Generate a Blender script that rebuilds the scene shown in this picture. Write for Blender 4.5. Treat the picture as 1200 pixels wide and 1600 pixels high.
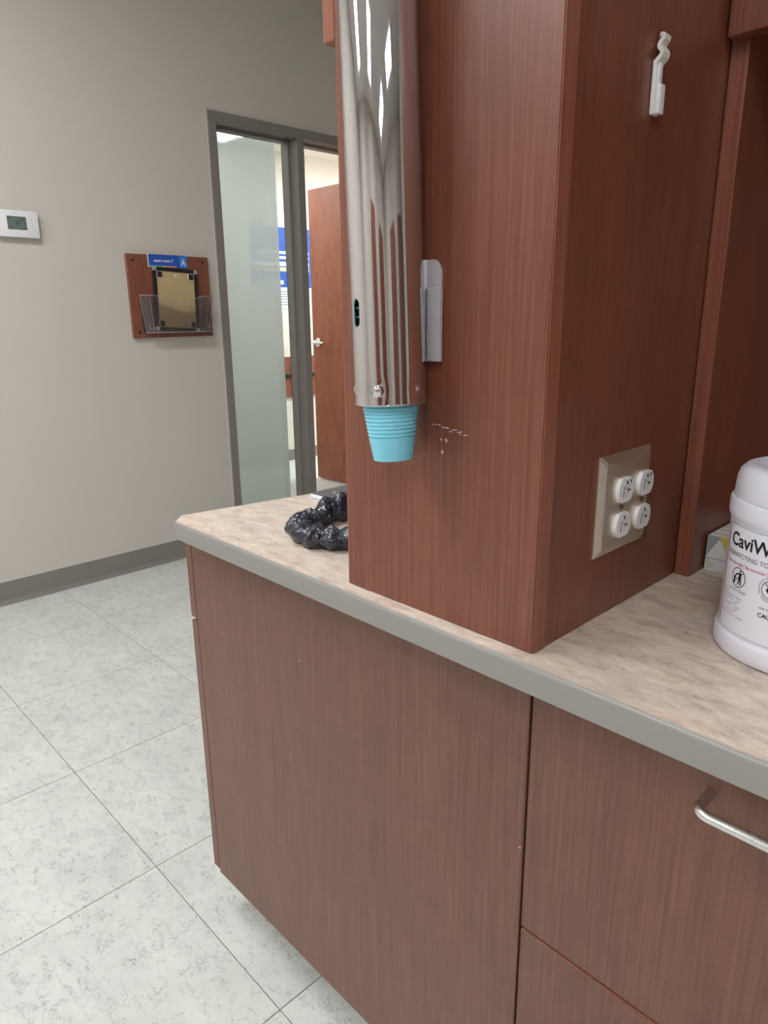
import bpy, bmesh, math, random
from mathutils import Vector, Matrix, noise
random.seed(7)
for o in list(bpy.data.objects):
    bpy.data.objects.remove(o)
scene = bpy.context.scene
COL = scene.collection

# ------------------------------------------------------------------ camera
CAM = Vector((0.3796, -0.5578, 1.2662))
yaw, pitch, roll = (math.radians(a) for a in (46.132, -15.7593, -0.6076))
fw = Vector((-math.sin(yaw) * math.cos(pitch), math.cos(yaw) * math.cos(pitch), math.sin(pitch)))
rt = Vector((math.cos(yaw), math.sin(yaw), 0))
up = rt.cross(fw)
R = rt * math.cos(roll) + up * math.sin(roll)
U = up * math.cos(roll) - rt * math.sin(roll)
cd = bpy.data.cameras.new('camera')
cam = bpy.data.objects.new('camera', cd)
COL.objects.link(cam)
cam.matrix_world = Matrix(((R.x, U.x, -fw.x, CAM.x), (R.y, U.y, -fw.y, CAM.y), (R.z, U.z, -fw.z, CAM.z), (0, 0, 0, 1)))
cd.sensor_fit = 'HORIZONTAL'
cd.sensor_width = 36
cd.lens = 36 * 1088.6 / 1200
cd.clip_start = 0.02
cd.dof.use_dof = False
scene.camera = cam

# ------------------------------------------------------------------ world, exposure
w = bpy.data.worlds.new('world')
scene.world = w
w.use_nodes = True
w.node_tree.nodes['Background'].inputs[0].default_value = (0.9, 0.95, 1, 1)
w.node_tree.nodes['Background'].inputs[1].default_value = 0.05
scene.view_settings.view_transform = 'Standard'
scene.view_settings.look = 'None'
scene.view_settings.gamma = 1
scene.view_settings.use_curve_mapping = False
scene.view_settings.exposure = 0.75
# ceiling fixtures: (x, y, z, strength) ; built below as lamps with real diffusers
LIGHTS = [(-1.55, -0.55, 3.0, 13.0), (-1.55, -2.0, 3.0, 12.0), (0.95, -1.55, 3.0, 10.0),
          (3.5, -1.4, 3.0, 4.0), (3.3, -3.6, 3.0, 9.0), (0.9, -3.9, 3.0, 9.0), (-1.55, -3.9, 3.0, 9.0)]  # last four are unseen panels, added for streaks in the chrome tube
LIGHT_NEXT = (-4.38, 2.06, 2.56, 9.0)
FILL_NEXT = (-3.5, 3.7, 2.56, 21.0)  # unseen panel, added to brighten the far wall above the open door

# ------------------------------------------------------------------ material helpers
def srgb(r, g, b):
    def f(c):
        c /= 255
        return c / 12.92 if c <= .04045 else ((c + .055) / 1.055) ** 2.4
    return (f(r), f(g), f(b), 1)

class NT:
    def __init__(s, name):
        s.m = bpy.data.materials.new(name)
        s.m.use_nodes = True
        s.t = s.m.node_tree
        s.b = s.t.nodes['Principled BSDF']
        s.out = s.t.nodes['Material Output']
    def n(s, ty, **k):
        x = s.t.nodes.new(ty)
        for a, v in k.items():
            if a.startswith('i_'):
                x.inputs[a[2:].replace('_', ' ')].default_value = v
            else:
                setattr(x, a, v)
        return x
    def l(s, a, b):
        s.t.links.new(a, b)
    def pos(s, scale, offset=None):
        g = s.n('ShaderNodeNewGeometry')
        m = s.n('ShaderNodeMapping')
        m.inputs['Scale'].default_value = scale
        s.l(g.outputs['Position'], m.inputs['Vector'])
        if offset is not None:
            s.l(offset, m.inputs['Location'])
        return m.outputs[0]
    def noise(s, vec, scale=1, detail=4, rough=.55, dist=0):
        x = s.n('ShaderNodeTexNoise')
        x.inputs['Scale'].default_value = scale
        x.inputs['Detail'].default_value = detail
        x.inputs['Roughness'].default_value = rough
        x.inputs['Distortion'].default_value = dist
        s.l(vec, x.inputs['Vector'])
        return x.outputs['Fac']
    def ramp(s, fac, stops):
        r = s.n('ShaderNodeValToRGB')
        e = r.color_ramp.elements
        while len(e) < len(stops):
            e.new(.5)
        for q, (p_, c_) in zip(e, stops):
            q.position = p_
            q.color = c_ if len(c_) == 4 else (*c_, 1)
        s.l(fac, r.inputs[0])
        return r.outputs[0]
    def mix(s, fac, a, b, mode='MIX'):
        x = s.n('ShaderNodeMix', data_type='RGBA', blend_type=mode)
        for sock, v in ((x.inputs[0], fac), (x.inputs[6], a), (x.inputs[7], b)):
            if hasattr(v, 'is_linked'):
                s.l(v, sock)
            else:
                sock.default_value = v
        return x.outputs[2]
    def bump(s, h, strength=.1, dist=.001):
        b = s.n('ShaderNodeBump')
        b.inputs['Strength'].default_value = strength
        b.inputs['Distance'].default_value = dist
        s.l(h, b.inputs['Height'])
        s.l(b.outputs[0], s.b.inputs['Normal'])

def plain(name, rgb, rough=.5, metal=0, spec=.5, var=.04, bump=0, coat=0):
    s = NT(name)
    c = srgb(*rgb)
    f = s.noise(s.pos((30, 30, 30)), 1, 3)
    d = (c[0] * (1 - var), c[1] * (1 - var), c[2] * (1 - var), 1)
    u = (min(1, c[0] * (1 + var)), min(1, c[1] * (1 + var)), min(1, c[2] * (1 + var)), 1)
    s.l(s.mix(f, d, u), s.b.inputs['Base Color'])
    s.b.inputs['Roughness'].default_value = rough
    s.b.inputs['Metallic'].default_value = metal
    s.b.inputs['Specular IOR Level'].default_value = spec
    s.b.inputs['Coat Weight'].default_value = coat
    if bump:
        s.bump(s.noise(s.pos((400, 400, 400)), 1, 3), bump)
    return s.m

def wood(name, dark, mid, light, rough=.38, coat=.15, axis='Z', fleck=True):
    s = NT(name)
    ax = (330, 330, 5)
    ay = (11, 11, .8)
    fine = s.noise(s.pos(ax), 1, 5, .6, .3)
    band = s.noise(s.pos(ay), 1, 3, .55, .8)
    fl = s.noise(s.pos((26, 26, 16)), 1, 6, .72, 1.0)
    c1 = s.ramp(fine, [(.28, srgb(*dark)), (.5, srgb(*mid)), (.74, srgb(*light))])
    c2 = s.ramp(band, [(.28, (.84, .83, .82)), (.5, (.98, .98, .98)), (.75, (1.1, 1.09, 1.08))])
    c = s.mix(.8, c1, c2, 'MULTIPLY')
    c3 = s.ramp(fl, [(.3, (.87, .86, .85)), (.6, (1.06, 1.05, 1.04))])
    c = s.mix(.8, c, c3, 'MULTIPLY')
    v = s.n('ShaderNodeTexVoronoi')
    v.inputs['Scale'].default_value = 1
    s.l(s.pos((16, 16, 16)), v.inputs['Vector'])
    if fleck:
        fk = s.ramp(v.outputs['Distance'], [(0.0, (1, 1, 1)), (.018, (1, 1, 1)), (.024, (0, 0, 0))])
        c = s.mix(fk, c, srgb(215, 180, 160))
    s.l(c, s.b.inputs['Base Color'])
    s.b.inputs['Roughness'].default_value = rough
    s.b.inputs['Coat Weight'].default_value = coat
    s.b.inputs['Coat Roughness'].default_value = .3
    s.bump(fine, .12, .0006)
    return s.m

M = {}
M['wood'] = wood('cherry_laminate', (102, 56, 40), (119, 68, 50), (136, 83, 63))
M['wood_base'] = wood('cherry_laminate_haze', (94, 59, 47), (110, 71, 57), (125, 84, 69), rough=.42)  # duller copy of the column laminate, gloss haze mixed into its colour
M['wood_edge'] = wood('cherry_edge_band', (124, 72, 52), (142, 86, 64), (158, 102, 80), fleck=False, rough=.35)
M['wood_board'] = wood('cherry_board', (112, 64, 48), (130, 76, 58), (148, 92, 72), fleck=False)
s = NT('door_veneer')
f1 = s.noise(s.pos((6, 6, 2.2)), 1, 5, .6, 2.5)
f2 = s.noise(s.pos((60, 60, 6)), 1, 4, .6, .5)
c = s.mix(.5, s.ramp(f1, [(.25, srgb(108, 54, 34)), (.5, srgb(150, 84, 56)), (.75, srgb(168, 100, 70))]), s.ramp(f2, [(.3, srgb(104, 54, 36)), (.7, srgb(144, 84, 58))]))
s.l(c, s.b.inputs['Base Color']); s.b.inputs['Roughness'].default_value = .4
M['door'] = s.m

s = NT('vinyl_tile')
oi = s.n('ShaderNodeObjectInfo')
ml = s.n('ShaderNodeMath', operation='MULTIPLY'); s.l(oi.outputs['Random'], ml.inputs[0]); ml.inputs[1].default_value = 40
cb = s.n('ShaderNodeCombineXYZ'); s.l(ml.outputs[0], cb.inputs[0]); s.l(ml.outputs[0], cb.inputs[1])
big = s.noise(s.pos((5, 7, 1), cb.outputs[0]), 1, 5, .6, .6)
mid = s.noise(s.pos((24, 38, 1), cb.outputs[0]), 1, 6, .75, .8)
sm = s.noise(s.pos((150, 210, 1), cb.outputs[0]), 1, 6, .8, 1)
base = s.mix(s.ramp(big, [(.3, (0, 0, 0)), (.7, (1, 1, 1))]), srgb(196, 198, 193), srgb(213, 215, 209))
pm = s.mix(1.0, s.ramp(mid, [(.48, (0, 0, 0)), (.63, (1, 1, 1))]), s.ramp(sm, [(.47, (0, 0, 0)), (.62, (1, 1, 1))]), 'MULTIPLY')
c = s.mix(pm, base, srgb(118, 119, 118))
pt2 = s.ramp(sm, [(.66, (0, 0, 0)), (.74, (1, 1, 1))])
c = s.mix(pt2, c, srgb(150, 151, 147))
s.l(c, s.b.inputs['Base Color']); s.b.inputs['Roughness'].default_value = .42
s.bump(sm, .08, .001)
M['tile'] = s.m

s = NT('stone_laminate')
g0 = s.n('ShaderNodeNewGeometry')
mp = s.n('ShaderNodeMapping'); mp.inputs['Rotation'].default_value = (0, 0, .35); mp.inputs['Scale'].default_value = (1.0, 2.4, 1)
s.l(g0.outputs['Position'], mp.inputs['Vector'])
a = s.noise(mp.outputs[0], 7, 8, .64, .5)
b_ = s.noise(s.pos((7, 8, 5), mp.outputs[0]), 1, 4, .6, .3)
d_ = s.noise(mp.outputs[0], 26, 9, .76, .3)
c1 = s.ramp(a, [(.34, srgb(158, 148, 142)), (.44, srgb(194, 180, 168)), (.52, srgb(218, 202, 186)), (.6, srgb(212, 180, 154)), (.68, srgb(228, 216, 204))])
c2 = s.ramp(b_, [(.34, srgb(162, 152, 150)), (.46, srgb(204, 190, 176)), (.56, srgb(218, 200, 180)), (.66, srgb(216, 176, 144))])
c = s.mix(.45, c1, c2)
c = s.mix(.5, c, s.ramp(d_, [(.37, srgb(140, 128, 122)), (.46, srgb(200, 184, 170)), (.56, srgb(220, 206, 192)), (.66, srgb(244, 234, 222))]))
s.l(c, s.b.inputs['Base Color']); s.b.inputs['Roughness'].default_value = .4
M['stone'] = s.m

M['edge'] = plain('grey_counter_edge', (140, 137, 133), .36, bump=.03)
s = NT('wall_paint')
f = s.noise(s.pos((1.2, 1.2, 1.2)), 1, 3)
c = s.mix(f, srgb(201, 195, 187), srgb(207, 201, 193))
s.l(c, s.b.inputs['Base Color']); s.b.inputs['Roughness'].default_value = .55
s.bump(s.noise(s.pos((220, 220, 220)), 1, 4), .12, .001)
M['wall'] = s.m
M['wall_cream'] = plain('cream_paint', (222, 218, 208), .6, bump=.05, var=.02)
M['ceiling'] = plain('ceiling_white', (225, 225, 222), .8, var=.03, bump=.2)
M['grout'] = plain('dark_joint', (120, 120, 114), .8)
M['steel_paint'] = plain('taupe_frame_paint', (134, 127, 122), .4, var=.03, bump=.03)
M['rubber'] = plain('taupe_rubber_base', (132, 126, 122), .45, var=.05)
M['seam'] = plain('dark_seam', (30, 26, 24), .7)
M['black'] = plain('black_plastic', (24, 24, 28), .4)
M['gasket'] = plain('black_gasket', (18, 18, 18), .5)
M['white'] = plain('white_plastic', (232, 232, 234), .35, var=.015)
M['white_warm'] = plain('warm_white_plastic', (226, 224, 216), .4, var=.02)
M['can'] = plain('white_canister_plastic', (224, 224, 234), .38, var=.01)
M['lab'] = plain('white_label_film', (228, 228, 238), .3, var=.01)
M['ink'] = plain('black_ink', (22, 22, 24), .5)
M['inkgrey'] = plain('grey_ink', (95, 95, 102), .5)
M['inkpink'] = plain('pink_ink', (196, 84, 110), .5)
M['cup'] = plain('blue_cup_plastic', (128, 205, 226), .4, var=.02)
M['blue'] = plain('blue_print', (36, 84, 178), .4)
M['lightblue'] = plain('light_blue_print', (52, 128, 212), .4)
M['paper'] = plain('white_paper', (226, 230, 240), .6, var=.02)
M['green'] = plain('green_print', (120, 200, 140), .5)
M['orange'] = plain('orange_print', (236, 170, 120), .5)
M['tan'] = plain('tan_paper', (222, 206, 160), .6)
M['greendot'] = plain('green_dot', (22, 110, 70), .5)
M['lcd'] = plain('grey_green_lcd', (104, 118, 110), .25)
M['kraft'] = plain('kraft_backing_board', (190, 166, 124), .75, var=.1, bump=.1)
M['darkprint'] = plain('dark_grey_print', (84, 84, 92), .3)
M['box_grey'] = plain('pale_grey_print', (186, 190, 186), .5)
M['box_lite'] = plain('light_grey_print', (220, 222, 222), .5)
M['box_green'] = plain('sage_print', (196, 202, 184), .5)
M['box_mid'] = plain('mid_grey_print', (150, 158, 160), .5)
M['yellow'] = plain('mustard_print', (206, 182, 58), .5)
def metal(name, rgb, rough, aniso=None):
    s = NT(name)
    s.b.inputs['Metallic'].default_value = 1
    f = s.noise(s.pos(aniso or (40, 40, 40)), 1, 5, .6)
    c = srgb(*rgb)
    s.l(s.mix(f, tuple(v * .86 for v in c[:3]) + (1,), tuple(min(1, v * 1.1) for v in c[:3]) + (1,)), s.b.inputs['Base Color'])
    s.l(s.ramp(f, [(.2, (rough * .8,) * 3), (.8, (rough * 1.2,) * 3)]), s.b.inputs['Roughness'])
    if aniso:
        s.bump(f, .06, .0005)
    return s.m
s = NT('polished_chrome')
s.b.inputs['Metallic'].default_value = 1
s.b.inputs['Base Color'].default_value = srgb(214, 212, 214)
s.b.inputs['Roughness'].default_value = .035
s.bump(s.noise(s.pos((10, 10, 3)), 1, 2), .03, .002)
M['chrome'] = s.m
M['nickel'] = metal('brushed_nickel', (222, 222, 222), .26)
M['steel'] = metal('stainless_plate', (222, 214, 198), .48, (20, 20, 300))
M['screw'] = metal('screw_steel', (120, 112, 100), .4)
M['silver'] = metal('silver_corner', (215, 215, 218), .35)
M['alu'] = plain('sparkly_grey_plastic', (182, 178, 182), .5, metal=.1, var=.25, bump=.4)
M['alulight'] = plain('pale_metal_edge', (230, 232, 236), .35, metal=0)

s = NT('black_bag_film')
s.b.inputs['Base Color'].default_value = srgb(36, 40, 54)
s.b.inputs['Roughness'].default_value = .2
s.b.inputs['Specular IOR Level'].default_value = .75
v = s.n('ShaderNodeTexVoronoi', feature='DISTANCE_TO_EDGE'); v.inputs['Scale'].default_value = 1
nz_ = s.noise(s.pos((60, 60, 60)), 1, 3, .6)
vm = s.n('ShaderNodeVectorMath', operation='MULTIPLY_ADD'); s.l(nz_, vm.inputs[0]); vm.inputs[1].default_value = (1.2, 1.2, 1.2); s.l(s.pos((60, 60, 30)), vm.inputs[2])
s.l(vm.outputs[0], v.inputs['Vector'])
s.bump(v.outputs['Distance'], .5, .006)
M['bag'] = s.m

def clear(name, tint, base_refl, film=None):
    s = NT(name)
    tr = s.n('ShaderNodeBsdfTransparent'); tr.inputs[0].default_value = tint
    gl = s.n('ShaderNodeBsdfGlossy'); gl.inputs['Roughness'].default_value = .03
    fr = s.n('ShaderNodeFresnel'); fr.inputs[0].default_value = 1.45
    ad = s.n('ShaderNodeMath', operation='ADD'); s.l(fr.outputs[0], ad.inputs[0]); ad.inputs[1].default_value = base_refl
    mx = s.n('ShaderNodeMixShader'); s.l(ad.outputs[0], mx.inputs[0]); s.l(tr.outputs[0], mx.inputs[1]); s.l(gl.outputs[0], mx.inputs[2])
    res = mx.outputs[0]
    if film:
        df = s.n('ShaderNodeBsdfDiffuse'); df.inputs[0].default_value = film[1]
        tl = s.n('ShaderNodeBsdfTranslucent'); tl.inputs[0].default_value = film[1]
        m2 = s.n('ShaderNodeMixShader'); m2.inputs[0].default_value = .5
        s.l(df.outputs[0], m2.inputs[1]); s.l(tl.outputs[0], m2.inputs[2])
        m3 = s.n('ShaderNodeMixShader'); m3.inputs[0].default_value = film[0]
        s.l(res, m3.inputs[1]); s.l(m2.outputs[0], m3.inputs[2]); res = m3.outputs[0]
    s.l(res, s.out.inputs['Surface'])
    return s.m
M['glass'] = clear('clear_glass', (.93, .96, .95, 1), .0)
M['film'] = clear('frosted_film', (.97, .98, .98, 1), 0, (.72, srgb(240, 244, 243)))
M['acrylic'] = clear('clear_acrylic', (.99, .99, .99, 1), .02, (.05, srgb(225, 215, 225)))
M['acrylic_edge'] = clear('acrylic_edge', (.95, .95, .97, 1), .1, (.6, srgb(225, 220, 228)))
def emit(name, strength):
    s = NT(name)
    e = s.n('ShaderNodeEmission'); e.inputs[0].default_value = (.97, .985, 1.0, 1); e.inputs[1].default_value = strength
    s.l(e.outputs[0], s.out.inputs['Surface'])
    return s.m

# ------------------------------------------------------------------ geometry helpers
def bm_box(x0, x1, y0, y1, z0, z1, bev=0, bm=None, seg=2):
    t = bmesh.new()
    bmesh.ops.create_cube(t, size=1)
    for v in t.verts:
        v.co = Vector(((x0 + x1) / 2 + v.co.x * (x1 - x0), (y0 + y1) / 2 + v.co.y * (y1 - y0), (z0 + z1) / 2 + v.co.z * (z1 - z0)))
    if bev:
        bmesh.ops.bevel(t, geom=t.edges[:], offset=bev, segments=seg, affect='EDGES', profile=.5)
    return merge(bm, t)

def merge(bm, t):
    if bm is None:
        return t
    me = bpy.data.meshes.new('tmp')
    t.to_mesh(me); t.free()
    bm.from_mesh(me)
    bpy.data.meshes.remove(me)
    return bm

def bm_prism(poly, axis, a, b, bev=0, bm=None, seg=2):
    """polygon of 2-D points extruded along axis from a to b; poly coordinates are the other two axes in order"""
    t = bmesh.new()
    def mk(p, c):
        return {'x': (c, p[0], p[1]), 'y': (p[0], c, p[1]), 'z': (p[0], p[1], c)}[axis]
    lo = [t.verts.new(mk(q, a)) for q in poly]
    hi = [t.verts.new(mk(q, b)) for q in poly]
    t.faces.new(lo); t.faces.new(hi)
    n = len(poly)
    for i in range(n):
        t.faces.new((lo[i], lo[(i + 1) % n], hi[(i + 1) % n], hi[i]))
    bmesh.ops.recalc_face_normals(t, faces=t.faces)
    if bev:
        bmesh.ops.bevel(t, geom=[e for e in t.edges], offset=bev, segments=seg, affect='EDGES', profile=.5)
    return merge(bm, t)

def bm_lathe(prof, c=(0, 0, 0), n=48, bm=None, close=False):
    t = bmesh.new()
    rings = []
    for r, z in prof:
        if r < 1e-6:
            rings.append([t.verts.new((c[0], c[1], c[2] + z))] * n)
        else:
            rings.append([t.verts.new((c[0] + r * math.cos(2 * math.pi * k / n), c[1] + r * math.sin(2 * math.pi * k / n), c[2] + z)) for k in range(n)])
    for a, b in zip(rings, rings[1:]):
        for k in range(n):
            f = []
            for v in (a[k], a[(k + 1) % n], b[(k + 1) % n], b[k]):
                if v not in f:
                    f.append(v)
            if len(f) > 2:
                t.faces.new(f)
    bmesh.ops.recalc_face_normals(t, faces=t.faces)
    return merge(bm, t)

def bm_cyl(p, axis, r, h, n=24, bev=0, bm=None):
    prof = [(0, 0), (r - bev, 0)] + ([(r, bev), (r, h - bev)] if bev else [(r, h)]) + [(r - bev, h), (0, h)]
    if not bev:
        prof = [(0, 0), (r, 0), (r, h), (0, h)]
    t = bm_lathe(prof, n=n)
    rot = {'z': Matrix.Identity(4), 'x': Matrix.Rotation(math.pi / 2, 4, 'Y'), 'y': Matrix.Rotation(-math.pi / 2, 4, 'X'), '-y': Matrix.Rotation(math.pi / 2, 4, 'X')}[axis]
    bmesh.ops.transform(t, matrix=Matrix.Translation(p) @ rot, verts=t.verts)
    return merge(bm, t)

def bm_tube(pts, r, n=14, bm=None):
    t = bmesh.new()
    pts = [Vector(p) for p in pts]
    rings = []
    d0 = (pts[1] - pts[0]).normalized()
    ref = Vector((0, 0, 1)) if abs(d0.z) < .9 else Vector((1, 0, 0))
    for i, p in enumerate(pts):
        d = (pts[min(i + 1, len(pts) - 1)] - pts[max(i - 1, 0)]).normalized()
        u = d.cross(ref).normalized(); v = d.cross(u)
        rr = r[i] if isinstance(r, (list, tuple)) else r
        rings.append([t.verts.new(p + (u * math.cos(2 * math.pi * k / n) + v * math.sin(2 * math.pi * k / n)) * rr) for k in range(n)])
    for a, b in zip(rings, rings[1:]):
        for k in range(n):
            t.faces.new((a[k], a[(k + 1) % n], b[(k + 1) % n], b[k]))
    t.faces.new(rings[0]); t.faces.new(rings[-1])
    bmesh.ops.recalc_face_normals(t, faces=t.faces)
    return merge(bm, t)

def setp(o, label=None, cat=None, group=None, kind=None):
    if label: o['label'] = label
    if cat: o['category'] = cat
    if group: o['group'] = group
    if kind: o['kind'] = kind
    return o

def root_loc(p):
    v = Vector((0, 0, 0))
    while p is not None:
        v += p.location; p = p.parent
    return v

def obj(name, bm, mat, parent=None, smooth=False, origin=None, label=None, local=False):
    """bm in world coordinates -> ONE mesh object under parent"""
    me = bpy.data.meshes.new(name)
    off = Vector(origin) if origin else Vector((0, 0, 0))
    if parent is not None and not local:
        off = root_loc(parent) + off
    if off.length and not local:
        bmesh.ops.translate(bm, vec=-off, verts=bm.verts)
    bm.to_mesh(me); bm.free()
    me.materials.append(mat)
    for p in me.polygons:
        p.use_smooth = smooth
    if smooth:
        try:
            me.set_sharp_from_angle(angle=math.radians(40))
        except Exception:
            pass
    o = bpy.data.objects.new(name, me)
    COL.objects.link(o)
    if origin:
        o.location = origin
    if parent is not None:
        o.parent = parent
    if label:
        o['label'] = label
    return o

def thing(name, loc, label, cat, group=None):
    o = bpy.data.objects.new(name, None)
    COL.objects.link(o)
    o.location = loc
    o.empty_display_size = .05
    return setp(o, label, cat, group)

def struct(name, bm, mat, parent=None, label=None, smooth=False):
    o = obj(name, bm, mat, parent, smooth=smooth)
    if parent is None:
        o['kind'] = 'structure'
    if label:
        o['label'] = label
    return o

def text_bm(txt, size, align='LEFT', bold=0.0, spacing=1.0):
    cu = bpy.data.curves.new('txt', 'FONT')
    cu.body = txt; cu.size = size; cu.align_x = align; cu.offset = bold; cu.space_character = spacing
    cu.resolution_u = 3
    o = bpy.data.objects.new('txt', cu)
    COL.objects.link(o)
    dg = bpy.context.evaluated_depsgraph_get()
    me = bpy.data.meshes.new_from_object(o.evaluated_get(dg))
    bm = bmesh.new(); bm.from_mesh(me)
    bpy.data.objects.remove(o); bpy.data.curves.remove(cu); bpy.data.meshes.remove(me)
    return bm

def place(bm, fn):
    for v in bm.verts:
        v.co = Vector(fn(v.co.x, v.co.y))
    return bm

def ring_bm(cx, cy, r0, r1, n=28):
    t = bmesh.new()
    a = [t.verts.new((cx + r0 * math.cos(2 * math.pi * k / n), cy + r0 * math.sin(2 * math.pi * k / n), 0)) for k in range(n)]
    b = [t.verts.new((cx + r1 * math.cos(2 * math.pi * k / n), cy + r1 * math.sin(2 * math.pi * k / n), 0)) for k in range(n)]
    for k in range(n):
        t.faces.new((a[k], a[(k + 1) % n], b[(k + 1) % n], b[k]))
    return t

def poly_bm(pts, bm=None):
    t = bmesh.new()
    t.faces.new([t.verts.new((p[0], p[1], 0)) for p in pts])
    return merge(bm, t)

# ------------------------------------------------------------------ setting: floor
H = 0.914
XW = -2.986            # left wall face
T = 0.5028; TX = -2.0054; TY = -0.0026
floor = struct('floor', bm_box(-5.1, 4.9, -5.3, 4.6, -.05, -.003), M['grout'], label='pale speckled vinyl tile floor')
tm = {}
for i in range(-6, 14):
    for j in range(-11, 9):
        x0 = TX + i * T; y0 = TY + j * T
        if x0 > 4.7 or (y0 < -2.6 and x0 < -2.9) or (x0 < -3.1 and y0 < .9) or x0 < -5.3 or y0 > 4.5: continue
        if x0 > -0.9 and y0 > .55: continue
        g = .0009
        if 'm' not in tm:
            b = bm_box(g - T / 2, T / 2 - g, g - T / 2, T / 2 - g, -.003, 0, .0006, seg=1)
            o = obj('tile', b, M['tile'], floor, local=True); tm['m'] = o.data
        else:
            o = bpy.data.objects.new('tile', tm['m']); COL.objects.link(o); o.parent = floor
        o.location = (x0 + T / 2, y0 + T / 2, 0)

# walls
CZ = 3.0
b = bm_box(XW - .12, XW, -5.32, 1.495, 0, CZ)
bm_box(XW - .12, XW, 1.495, 2.985, 2.247, CZ, bm=b)
bm_box(XW - .12, XW, 2.985, 3.9, 0, CZ, bm=b)
struct('wall_left', b, M['wall'], label='greige painted wall with thermostat and door frame')
struct('wall_front', bm_box(XW, 4.8, -5.32, -5.2, 0, CZ), M['wall'])
struct('wall_right', bm_box(4.8, 4.92, -5.32, .78, 0, CZ), M['wall'])
struct('wall_back', bm_box(-.66, 4.8, .662, .78, 0, CZ), M['wall'])
struct('wall_end', bm_box(-.66, -.54, .78, 3.78, 0, CZ), M['wall'])
struct('wall_far', bm_box(XW, -.54, 3.78, 3.9, 0, CZ), M['wall'])
struct('ceiling', bm_box(XW - .12, 4.92, -5.32, 3.9, CZ, CZ + .1), M['ceiling'])
# next room
XF = -4.72
struct('wall_hall', bm_box(XF - .1, XF, 1.0, 4.5, 0, 2.6), M['wall_cream'], label='cream wall of the room seen through the sidelight')
struct('wall_hall_left', bm_box(XF, XW - .12, .9, 1.0, 0, 2.6), M['wall_cream'])
struct('wall_hall_right', bm_box(XF, XW - .12, 4.4, 4.5, 0, 2.6), M['wall_cream'])
struct('ceiling_hall', bm_box(XF, XW - .12, 1.0, 4.4, 2.56, 2.6), M['wall_cream'])

# vinyl cove base: (face, toe) profile run along y, split at the seam at y
def cove(y0, y1):
    prof = [(XW + .0003, .0005), (XW + .019, .0005), (XW + .019, .003), (XW + .012, .006), (XW + .0075, .012), (XW + .0045, .02), (XW + .0035, .106), (XW + .002, .108), (XW + .0003, .108)]
    t = bmesh.new()
    A = [t.verts.new((x, y0, z)) for x, z in prof]; B = [t.verts.new((x, y1, z)) for x, z in prof]
    for k in range(len(prof)):
        t.faces.new((A[k], A[(k + 1) % len(prof)], B[(k + 1) % len(prof)], B[k]))
    t.faces.new(A); t.faces.new(B)
    bmesh.ops.recalc_face_normals(t, faces=t.faces)
    return t
SEAM = .64
bb = struct('baseboard_left', cove(-5.2, SEAM - .0006), M['rubber'], label='taupe rubber cove base along the left wall')
obj('baseboard_length', cove(SEAM + .0006, 1.486), M['rubber'], bb)
struct('baseboard_hall', bm_box(XF + .0005, XF + .006, 1.0, 4.4, .0005, .1, .002), M['rubber'])
struct('trim_1', bm_box(XW + .0002, XW + .0012, -5.2, 1.487, .1082, .1098), M['white_warm'], label='thin pale caulk line on top of the cove base')

# ------------------------------------------------------------------ door frame with sidelight
FX = XW + .012; BX = XW - .135      # frame front / back face
FT = 2.2523; FB = 2.203
def jamb(y0, y1, stop_left, stop_right, z1=FB):
    b = bm_box(BX, FX, y0, y1, .0005, z1, .002)
    if stop_left: bm_box(-3.104, -3.046, y0 - .013, y0 + .004, .0005, z1 - .001, .0015, bm=b)
    if stop_right: bm_box(-3.104, -3.046, y1 - .004, y1 + .013, .0005, z1 - .001, .0015, bm=b)
    return b
fr = bpy.data.objects.new('trim_2', None); COL.objects.link(fr); fr.location = (XW, 2.2, 0)
fr['kind'] = 'structure'; fr['label'] = 'taupe painted steel frame around the sidelight and doorway'
obj('jamb', jamb(1.4896, 1.535, 0, 1), M['steel_paint'], fr)
obj('mullion', jamb(2.037, 2.083, 1, 1), M['steel_paint'], fr)
obj('jamb', jamb(2.942, 2.99, 1, 0), M['steel_paint'], fr)
b = bm_box(BX, FX, 1.4896, 2.99, FB, FT, .002)
bm_box(-3.104, -3.046, 1.536, 2.036, FB - .013, FB + .004, .0015, bm=b)
bm_box(-3.104, -3.046, 2.084, 2.94, FB - .013, FB + .004, .0015, bm=b)
obj('frame_head', b, M['steel_paint'], fr)
obj('frame_sill', bm_box(BX, FX, 1.536, 2.036, .0005, .1, .002), M['steel_paint'], fr)
obj('caulk_line', bm_box(XW + .0003, XW + .003, 1.4865, 1.4888, .11, FT), M['white_warm'], fr)

GX = -3.112
b = bm_box(GX - .003, GX + .003, 1.537, 2.035, .101, FB - .001)
win = struct('window_1', b, M['glass'], label='tall narrow sidelight pane left of the doorway')
b = bmesh.new()
for y0, y1, z0, z1 in ((1.536, 1.545, .101, FB), (2.025, 2.0355, .101, FB), (1.536, 2.036, FB - .011, FB - .001), (1.536, 2.036, .101, .112)):
    bm_box(GX + .0035, GX + .0075, y0, y1, z0, z1, bm=b)
obj('gasket', b, M['gasket'], win)
obj('frosted_film', bm_box(GX - .0042, GX - .0034, 1.546, 1.985, .112, 2.19), M['film'], win, label='translucent frosted film with a clear margin on its right')

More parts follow.
